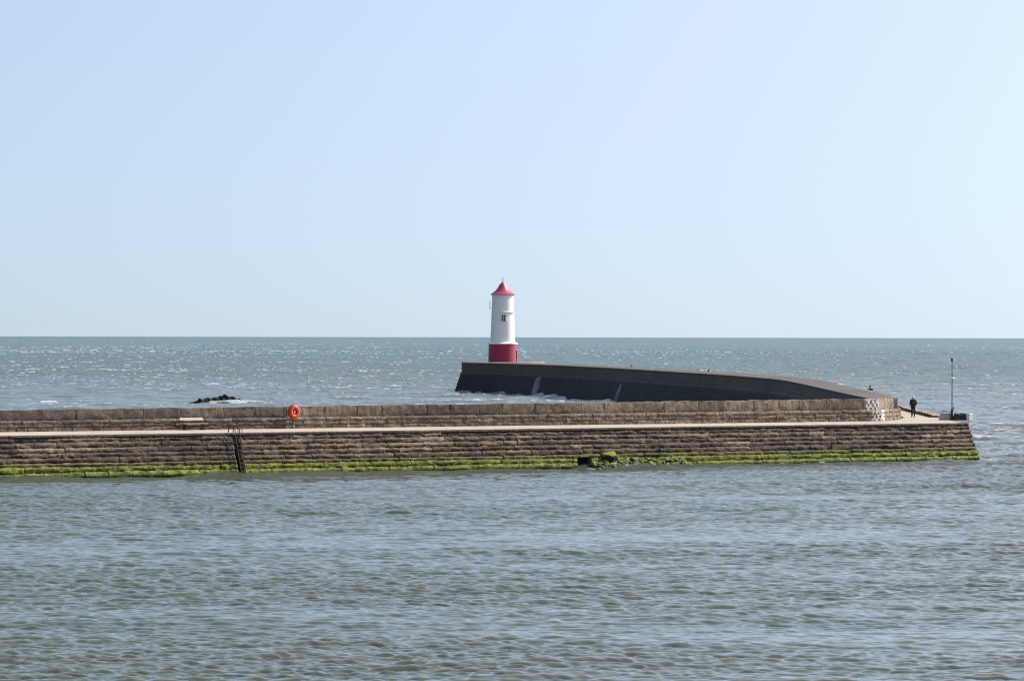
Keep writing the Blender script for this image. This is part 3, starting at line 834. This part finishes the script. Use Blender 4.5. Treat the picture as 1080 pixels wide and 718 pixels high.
def head_mesh(mb, c, hh, rz=0.0):
    """an egg with brow, nose, chin, eyes and ears; faces -Y before the turn"""
    vs = []; fs = []; nu, nv = 24, 18
    R = Matrix.Rotation(rz, 3, 'Z')
    for j in range(nv + 1):
        th = PI*j/nv; z = math.cos(th); r = math.sin(th)
        for i in range(nu):
            a = 2*PI*i/nu; x, y = r*math.cos(a), r*math.sin(a)
            front = max(0, -y)
            w = 0.36*(1 - 0.25*max(0, -z))
            X, Y, Z = x*w*hh, y*0.43*hh, z*0.5*hh
            if abs(x) < 0.22 and front > 0.4 and -0.25 < z < 0.12: Y -= 0.07*hh*(1 - abs(x)/0.22)*(0.12 - z)/0.37
            if abs(abs(x) - 0.36) < 0.17 and front > 0.3 and abs(z - 0.06) < 0.1: Y += 0.03*hh
            if abs(x) < 0.35 and front > 0.3 and -0.52 < z < -0.42: Y += 0.015*hh
            vs.append(R @ Vector((X, Y, Z)) + c)
    for j in range(nv):
        for i in range(nu): fs.append((j*nu+i, (j+1)*nu+i, (j+1)*nu+(i+1) % nu, j*nu+(i+1) % nu))
    mb.add(vs, fs)
    for sgn in (-1, 1):
        vv, ff = rock_mesh((0.02*hh/0.23, 0.04*hh/0.23, 0.055*hh/0.23), 3, 0.0, 1.0, 2)
        mb.add([R @ (Vector(v) + Vector((sgn*0.35*hh, 0.02, -0.01))) + c for v in vv], ff)
def person(label, loc, rz, height, hair_mat, coat_mat, leg_mat, group):
    k = height / 1.76
    V = lambda x, y, z: (x*k, y*k, z*k)
    r = thing('person', label, 'person', loc, rz, group)
    # body: continuous figure, arms bent with the hands in the coat pockets
    vs = [V(0, 0, 0.98), V(0, 0.01, 1.16), V(0, 0.01, 1.36), V(0, 0.0, 1.46), V(0, -0.01, 1.54), V(0, -0.015, 1.60)]
    es = [(0, 1), (1, 2), (2, 3), (3, 4), (4, 5)]
    ra = [(0.155*k, 0.11*k), (0.15*k, 0.11*k), (0.17*k, 0.115*k), (0.10*k, 0.08*k), 0.052*k, 0.058*k]
    for s in (-1, 1):
        b = len(vs)
        vs += [V(s*0.09, 0, 0.90), V(s*0.105, -0.01, 0.50), V(s*0.11, 0.02, 0.10), V(s*0.12, -0.12, 0.04)]
        es += [(0, b), (b, b+1), (b+1, b+2), (b+2, b+3)]; ra += [0.085*k, 0.058*k, 0.042*k, 0.038*k]
        b = len(vs)
        vs += [V(s*0.19, 0.01, 1.41), V(s*0.265, 0.05, 1.14), V(s*0.215, -0.10, 0.95), V(s*0.18, -0.15, 0.90)]
        es += [(2, b), (b, b+1), (b+1, b+2), (b+2, b+3)]; ra += [0.062*k, 0.050*k, 0.040*k, 0.042*k]
    body = skin_obj('body', vs, es, ra, M['skin'], r)
    mb = MB(); head_mesh(mb, Vector(V(0, -0.02, 1.645)), 0.235*k); hd = mb.build('head', M['skin'], r, smooth=True)
    # hair as a cap over back and top
    mb = MB(); vs2 = []; fs2 = []; nu, nv = 24, 12
    for j in range(nv + 1):
        for i in range(nu):
            a = 2*PI*i/nu; back = math.sin(a)
            th = (0.40 + 0.22*back)*PI * j/nv
            q = 0.235*k
            vs2.append((math.sin(th)*math.cos(a)*0.395*q, math.sin(th)*math.sin(a)*0.47*q - 0.012*k, math.cos(th)*0.545*q + 1.645*k))
    for j in range(nv):
        for i in range(nu): fs2.append((j*nu+i, (j+1)*nu+i, (j+1)*nu+(i+1) % nu, j*nu+(i+1) % nu))
    mb.add(vs2, fs2); mb.build('hair', hair_mat, r, smooth=True)
    # coat: torso to mid thigh with sleeves and collar
    vs = [V(0, 0.0, 1.02), V(0, 0.01, 1.18), V(0, 0.01, 1.36), V(0, 0.005, 1.455), V(0, 0.0, 1.51), V(0, 0, 0.86), V(0, 0, 0.70)]
    es = [(0, 1), (1, 2), (2, 3), (3, 4), (0, 5), (5, 6)]
    ra = [(0.185*k, 0.145*k), (0.185*k, 0.145*k), (0.20*k, 0.145*k), (0.125*k, 0.105*k), (0.08*k, 0.085*k), (0.195*k, 0.15*k), (0.20*k, 0.155*k)]
    for s in (-1, 1):
        b = len(vs)
        vs += [V(s*0.20, 0.01, 1.40), V(s*0.285, 0.05, 1.14), V(s*0.225, -0.10, 0.97)]
        es += [(2, b), (b, b+1), (b+1, b+2)]; ra += [0.078*k, 0.068*k, 0.060*k]
    skin_obj('coat', vs, es, ra, coat_mat, r)
    vs = [V(0, 0, 0.93)]; es = []; ra = [(0.16*k, 0.12*k)]
    for s in (-1, 1):
        b = len(vs)
        vs += [V(s*0.092, 0, 0.82), V(s*0.105, -0.008, 0.50), V(s*0.11, 0.015, 0.10)]
        es += [(0, b), (b, b+1), (b+1, b+2)]; ra += [0.10*k, 0.078*k, 0.068*k]
    skin_obj('trousers', vs, es, ra, leg_mat, r)
    for s in (-1, 1):
        vs = [V(s*0.11, 0.06, 0.045), V(s*0.115, -0.06, 0.05), V(s*0.12, -0.17, 0.035)]
        skin_obj('shoe', vs, [(0, 1), (1, 2)], [0.042*k, 0.045*k, 0.034*k], M['shoes'], r)
    return r
person('person standing on the walkway in a long dark coat with white hair, seen whole', place(963.2, 440.0), math.radians(200), 1.80, M['hair_white'], M['coat_dark'], M['trousers_navy'], 'people on the pier')
M['hood'] = plain('black_hood', (0.012, 0.012, 0.015), 0.9, 0.2, 0.2, 12)
yy = 424.0
person('person in black of whom only head and shoulders show over the far wall', ((917.9 - 540)/F*yy, yy, WALK), math.radians(160), 1.84, M['hood'], M['hood'], M['trousers_navy'], 'people on the pier')

# ------------------------------------------------------------------ birds on the far wall
M['bird'] = plain('dark_plumage', (0.015, 0.015, 0.017), 0.6, 0.3, 0.3, 20)
def bird(label, loc, rz, k):
    r = thing('bird', label, 'bird', loc, rz, 'dark birds perched on the far wall')
    skin_obj('body', [(0, 0, 0.20*k), (0, -0.09*k, 0.27*k), (0, -0.12*k, 0.35*k), (0, -0.17*k, 0.36*k), (0, 0.12*k, 0.15*k), (0, 0.26*k, 0.10*k)],
             [(0, 1), (1, 2), (2, 3), (0, 4), (4, 5)], [(0.09*k, 0.09*k), 0.075*k, 0.05*k, 0.03*k, (0.065*k, 0.05*k), (0.04*k, 0.015*k)], M['bird'], r)
    mb = MB(); mb.tube([(0, -0.19*k, 0.36*k), (0, -0.26*k, 0.345*k)], [0.018*k, 0.004*k], 6); mb.build('beak', M['iron'], r)
    for s in (-1, 1):
        mb = MB(); mb.tube([(s*0.04*k, 0, 0.14*k), (s*0.04*k, 0.01, 0.0)], 0.010*k, 6); mb.tube([(s*0.04*k, 0.02, 0.008), (s*0.04*k, -0.07*k, 0.006)], 0.010*k, 6); mb.build('leg', M['iron'], r)
def wall_top(px, inset):
    best = min(range(len(pth)-1), key=lambda i: abs((first[i][0]/first[i][1]*F + 540) - px))
    w = wth(cumI[best]) - inset
    # find the station whose outer edge lies on the bearing
    c = min(range(len(pth)), key=lambda i: abs((offset_path(first, wth(cumI[i]) - inset)[i][0] / offset_path(first, wth(cumI[i]) - inset)[i][1]*F + 540) - px))
    p = offset_path(first, wth(cumI[c]) - inset)[c]
    return Vector(((px - 540)/F*p[1], p[1], zi(cumI[c]) + rise(cumI[c])*(1 - inset/wth(cumI[c]))))
bird('dark bird on the far wall nearer the bend, the right one of two', wall_top(747.3, 0.5), 0.8, 1.05)
bird('dark bird on the far wall nearer the lighthouse, the left one of two', wall_top(665.8, 0.5), -2.0, 1.0)

# ------------------------------------------------------------------ the sea
def spectrum(L, N, lmin, lmax, wdir, spread, slope, seed):
    r = np.random.default_rng(seed)
    k1 = np.fft.fftfreq(N, d=L/N)*2*PI
    kx, ky = np.meshgrid(k1, k1, indexing='ij'); kk = np.hypot(kx, ky); kk[0, 0] = 1
    c = (kx*math.cos(wdir) + ky*math.sin(wdir))/kk
    P = kk**-3.6*(np.abs(c)**spread)*np.exp(-(2*PI/lmax/kk)**4)*np.exp(-(kk/(2*PI/lmin))**4)
    P[0, 0] = 0
    A = np.sqrt(P)*(r.normal(size=(N, N)) + 1j*r.normal(size=(N, N)))
    h = np.fft.ifft2(A).real
    # keep one real field so that all derived fields agree
    Ah = np.fft.fft2(h)
    sx = np.fft.ifft2(1j*kx*Ah).real; sy = np.fft.ifft2(1j*ky*Ah).real
    g = slope/math.sqrt((sx**2 + sy**2).mean())
    Ah *= g; h *= g
    dx = np.fft.ifft2(-1j*kx/kk*Ah).real; dy = np.fft.ifft2(-1j*ky/kk*Ah).real
    div = np.fft.ifft2(kk*Ah).real           # large on sharp crests
    return dict(L=L, N=N, h=h.astype(np.float32), dx=dx.astype(np.float32), dy=dy.astype(np.float32), div=(div/div.std()).astype(np.float32))
def sample(T, x, y, keys, rot=0.0):
    c, s = math.cos(rot), math.sin(rot)
    u = ((x*c + y*s)/T['L'] % 1.0)*T['N']; v = ((-x*s + y*c)/T['L'] % 1.0)*T['N']
    i = np.floor(u).astype(np.int32); j = np.floor(v).astype(np.int32)
    fu = (u - i).astype(np.float32); fv = (v - j).astype(np.float32)
    i %= T['N']; j %= T['N']; i2 = (i+1) % T['N']; j2 = (j+1) % T['N']
    res = []
    for k in keys:
        a = T[k]; res.append((a[i, j]*(1-fu) + a[i2, j]*fu)*(1-fv) + (a[i, j2]*(1-fu) + a[i2, j2]*fu)*fv)
    if 'dx' in keys and rot:
        p, q = keys.index('dx'), keys.index('dy')
        X, Y = res[p]*c - res[q]*s, res[p]*s + res[q]*c
        res[p], res[q] = X, Y
    return res
def lownoise(seed, L=400.0, N=64, power=1.6):
    r = np.random.default_rng(seed); k1 = np.fft.fftfreq(N); kx, ky = np.meshgrid(k1, k1, indexing='ij'); kk = np.hypot(kx, ky); kk[0, 0] = 1
    A = kk**-power*np.exp(1j*r.uniform(0, 2*PI, (N, N))); A[0, 0] = 0
    f = np.fft.ifft2(A).real; f /= f.std()
    return dict(L=L, N=N, h=f.astype(np.float32))

WD = math.radians(-78)
TA = spectrum(263.0, 512, 3.0, 16.0, WD, 5.0, 0.125, 1)
TB = spectrum(53.0, 512, 0.40, 1.7, WD + 0.2, 7.0, 0.28, 2)
TC = spectrum(19.0, 512, 0.28, 0.95, WD - 0.3, 4.0, 0.26, 3)
TD = spectrum(7.3, 512, 0.10, 0.42, WD + 0.1, 3.0, 0.22, 4)
TG = lownoise(5)

# rings and bearings, finer where the view is
th_c = np.radians(np.linspace(-10.0, 10.0, 961))
side_a = np.radians(np.concatenate([np.linspace(10.4, 20, 24), np.linspace(22, 75, 26)]))
th = np.concatenate([-side_a[::-1], th_c, side_a])
rr = [70.0]
while rr[-1] < 60000:
    r = rr[-1]
    rr.append(r + (0.0018*r if r < 112 else 0.00065*r if r < 345 else 0.0014*r if r < 2600 else min(0.0014*r*(r/2600.0)**1.1, 0.09*r)))
rr = np.array(rr); nR, nT = len(rr), len(th)
print('sea grid', nR, nT, nR*nT)
X0 = (rr[:, None]*np.sin(th)[None, :]).ravel(); Y0 = (rr[:, None]*np.cos(th)[None, :]).ravel()
R0 = np.repeat(rr, nT).astype(np.float32)
# harbour side of the near pier is sheltered
ux, uy = FR[0]-FL[0], FR[1]-FL[1]; ul = math.hypot(ux, uy); ux /= ul; uy /= ul
dfront = (X0 - FR[0])*uy - (Y0 - FR[1])*ux - 1.0      # distance in front of the wall's foot (positive: harbour side)
salong = (X0 - FR[0])*ux + (Y0 - FR[1])*uy
inner = np.clip(dfront/25.0 + 0.4, 0, 1)
inner = inner*inner*(3 - 2*inner)
gA, = sample(TG, X0*0.5 + 31, Y0*1.1, ['h']); gB, = sample(TG, X0*1.6 + 90, Y0*5.0 + 50, ['h'], 0.05); gC, = sample(TG, X0*0.06, Y0*0.16 + 77, ['h'])
gust = np.clip(1 + 0.26*gA + 0.26*gB, 0.30, 1.75)
ampA = (0.92 - 0.64*inner)*(1 + 0.12*gC)*np.clip(1.0 - (R0 - 9000)/20000, 0.2, 1)
fadeB = np.clip(1.25 - R0/2200, 0.0, 1); fadeC = np.clip(1.5 - R0/360, 0, 1)
hA, dxA, dyA, jA = sample(TA, X0, Y0, ['h', 'dx', 'dy', 'div'], 0.0)
hB, dxB, dyB, jB = sample(TB, X0, Y0, ['h', 'dx', 'dy', 'div'], -0.19)
hC, = sample(TC, X0, Y0, ['h'], -0.23)
hD, = sample(TD, X0, Y0, ['h'], 0.31)
ampB = (0.75 + 0.40*inner)*gust*fadeB
Z = ampA*hA + ampB*hB + (0.95*gust*fadeC)*hC + (gust*gust*np.clip(1.35 - R0/260, 0, 1))*hD
chop = 0.85
Xd = X0 + chop*(ampA*dxA + ampB*dxB); Yd = Y0 + chop*(ampA*dyA + ampB*dyB)
# whitecaps: sharpest crests, more out at sea; flecks also paint in pale glints
crest = jA*0.75*(1 - 0.7*inner) + jB*0.65
thr = 2.10 + 0.62*inner - 0.20*gC - 0.34*gA
foam = np.clip((crest - thr)/0.7 + 0.42, 0, 1)*np.clip((crest - thr)*8 + 1, 0, 1)
def seg_dist(px, py, path):
    d = np.full(px.shape, 1e9, np.float32)
    for (ax, ay), (bx_, by_) in zip(path[:-1], path[1:]):
        vx, vy = bx_-ax, by_-ay; L2 = vx*vx + vy*vy
        k = np.clip(((px-ax)*vx + (py-ay)*vy)/L2, 0, 1)
        d = np.minimum(d, np.hypot(px-ax-k*vx, py-ay-k*vy))
    return d
nearm = (R0 > 330) & (R0 < 830) & (np.abs(X0) < 80)
idx = np.nonzero(nearm)[0]
ip = offset_path(first, -1.2)
dd = seg_dist(X0[idx], Y0[idx], ip)
q1, = sample(TG, X0[idx]*6, Y0[idx]*3, ['h'], 0.3); q2, = sample(TG, X0[idx]*25, Y0[idx]*12, ['h'], 0.9)
lace = np.clip(1.05 - dd/(9.0 + 4*q1), 0, 1)*(0.78 + 0.28*q2) * (Y0[idx] > 500)
foam[idx] = np.maximum(foam[idx], lace)
Z[idx] += (np.clip(1 - dd/5.0, 0, 1)*np.clip(0.20*q2 + 0.12, 0, 0.55)).astype(np.float32)
# foam round the rock and at the foot of the harbour wall and its corner
dr_ = np.hypot((X0 - rockpos(231))/1.0, (Y0 - ry + 2.6)/1.0)
exr = np.abs(X0 - rockpos(228)) / 5.2; eyr = (Y0 - ry + 2.2)/3.0
qf, = sample(TG, X0*60, Y0*22, ['h'], 0.5)
rf = np.clip(1.35 - np.hypot(exr, eyr), 0, 1)*(0.74 + 0.36*qf)
exl = np.abs(X0 - rockpos(198))/2.6; rf2 = np.clip(1.1 - np.hypot(exl, (Y0 - ry + 3)/4.0), 0, 1)*0.75
foam = np.maximum(foam, np.maximum(rf, rf2)); Z += np.clip(rf, 0, 1)*0.10*np.abs(qf)
wallfoot = (salong < 1.0) & (salong > -170)
fl = np.clip(1 - np.abs(dfront - 0.35)/0.55, 0, 1)*wallfoot*(0.60 + 0.22*gB)
foam = np.maximum(foam, fl)
pxs = X0/Y0*F + 540
hole = np.clip(1 - np.abs(pxs - 622)/22, 0, 1)*np.clip(1.2 - np.abs(dfront - 1.0)/1.6, 0, 1)*0.8
corner = np.clip(1.1 - np.hypot(X0 - FR[0] - 1.6, (Y0 - FR[1] + 0.2)*0.45)/1.7, 0, 1)*0.95
foam = np.maximum(foam, np.maximum(hole, corner)).astype(np.float32)
# silt: muddy inshore, clear and bluer offshore
silt = 0.86*inner + (1 - inner)*np.clip(1.0 - (R0 - 600)/1400.0, 0.0, 1.0)*0.95 + 0.10*gA*(R0 < 2000) + 0.07*gC + 0.05*gB
band = np.exp(-((Y0 + 0.25*X0 - 985 - 25*gA)/42.0)**2)*np.clip((-30 - X0)/30, 0, 1)
silt = np.clip(silt - 0.75*band, 0, 1).astype(np.float32)
ruffle = np.clip(0.07 + 0.02*gust + 0.14*np.clip(1 - np.abs(dfront)/16.0, 0, 1)*(salong < 2) + np.clip((R0 - 250)/900, 0, 1)*0.24, 0.07, 0.45).astype(np.float32)   # ripples too small to mesh
co = np.empty((nR*nT, 3), np.float32); co[:, 0] = Xd; co[:, 1] = Yd; co[:, 2] = Z
me = bpy.data.meshes.new('sea'); nv = nR*nT; nf = (nR-1)*(nT-1)
ii = (np.arange(nR-1)[:, None]*nT + np.arange(nT-1)[None, :]).ravel().astype(np.int32)
loops = np.stack([ii, ii+nT, ii+nT+1, ii+1], 1)[:, ::-1].ravel().astype(np.int32)
me.vertices.add(nv); me.vertices.foreach_set('co', co.ravel())
me.loops.add(nf*4); me.loops.foreach_set('vertex_index', loops)
me.polygons.add(nf); me.polygons.foreach_set('loop_start', np.arange(nf, dtype=np.int32)*4)
me.polygons.foreach_set('use_smooth', np.ones(nf, bool))
for nme, arr in (('foam', foam), ('silt', silt), ('ruffle', ruffle)):
    a = me.attributes.new(nme, 'FLOAT', 'POINT'); a.data.foreach_set('value', arr)
me.materials.append(M['water']); me.update(calc_edges=True)
sea = bpy.data.objects.new('sea', me); COL.objects.link(sea); tag(sea, kind='structure')
if me.polygons[0].normal.z < 0: me.flip_normals()

# ------------------------------------------------------------------ light and sky
SUN_AZ = 115.0        # degrees from the camera's own direction (-Y) round to the right
SUN_EL = 42.0
sd = Vector((math.sin(math.radians(SUN_AZ))*math.cos(math.radians(SUN_EL)), -math.cos(math.radians(SUN_AZ))*math.cos(math.radians(SUN_EL)), math.sin(math.radians(SUN_EL))))
sl = bpy.data.lights.new('sun', 'SUN'); sl.energy = 4.2; sl.angle = math.radians(0.53); sl.color = (1.0, 0.95, 0.87)
so = bpy.data.objects.new('sun', sl); COL.objects.link(so); so.rotation_euler = sd.to_track_quat('Z', 'Y').to_euler()

w = bpy.data.worlds.new('World'); SC.world = w; w.use_nodes = True
nt = w.node_tree; nt.nodes.clear()
out = nt.nodes.new('ShaderNodeOutputWorld'); bg = nt.nodes.new('ShaderNodeBackground'); sky = nt.nodes.new('ShaderNodeTexSky')
sky.sky_type = 'NISHITA'; sky.sun_disc = False
sky.sun_elevation = math.radians(SUN_EL)
sky.sun_rotation = math.atan2(sd.x, sd.y)
sky.altitude = 0; sky.air_density = 1.3; sky.dust_density = 5.0; sky.ozone_density = 4.0
tc = nt.nodes.new('ShaderNodeTexCoord')
add = nt.nodes.new('ShaderNodeVectorMath'); add.operation = 'MULTIPLY_ADD'
add.inputs[1].default_value = (1, 1, 2.7); add.inputs[2].default_value = (0, 0, 0.178)
nrm = nt.nodes.new('ShaderNodeVectorMath'); nrm.operation = 'NORMALIZE'
nt.links.new(tc.outputs['Generated'], add.inputs[0]); nt.links.new(add.outputs[0], nrm.inputs[0]); nt.links.new(nrm.outputs[0], sky.inputs['Vector'])
bg.inputs['Strength'].default_value = 0.124
hs = nt.nodes.new('ShaderNodeHueSaturation'); hs.inputs['Saturation'].default_value = 0.80; hs.inputs['Hue'].default_value = 0.492
nt.links.new(sky.outputs[0], hs.inputs['Color']); nt.links.new(hs.outputs[0], bg.inputs[0]); nt.links.new(bg.outputs[0], out.inputs[0])

# ------------------------------------------------------------------ camera
cam = bpy.data.cameras.new('camera'); cam.sensor_width = 36.0; cam.lens = F/1080*36.0; cam.clip_start = 1.0; cam.clip_end = 200000
co_ = bpy.data.objects.new('camera', cam); COL.objects.link(co_)
pitch = (359.0 - hy(540))/F
roll = 2.0/1080
co_.matrix_world = Matrix.Translation((0, 0, H)) @ Matrix.Rotation(PI/2 - pitch, 4, 'X') @ Matrix.Rotation(roll, 4, 'Z')
SC.camera = co_
SC.view_settings.view_transform = 'Standard'; SC.view_settings.look = 'None'
SC.view_settings.gamma = 1.0; SC.view_settings.use_curve_mapping = False
SC.view_settings.exposure = 0.79
SC.cycles.caustics_reflective = False; SC.cycles.caustics_refractive = False; SC.cycles.sample_clamp_indirect = 3.0
SC.cycles.pixel_filter_type = 'BLACKMAN_HARRIS'; SC.cycles.filter_width = 1.15
SC.cycles.max_bounces = 6; SC.cycles.use_denoising = False
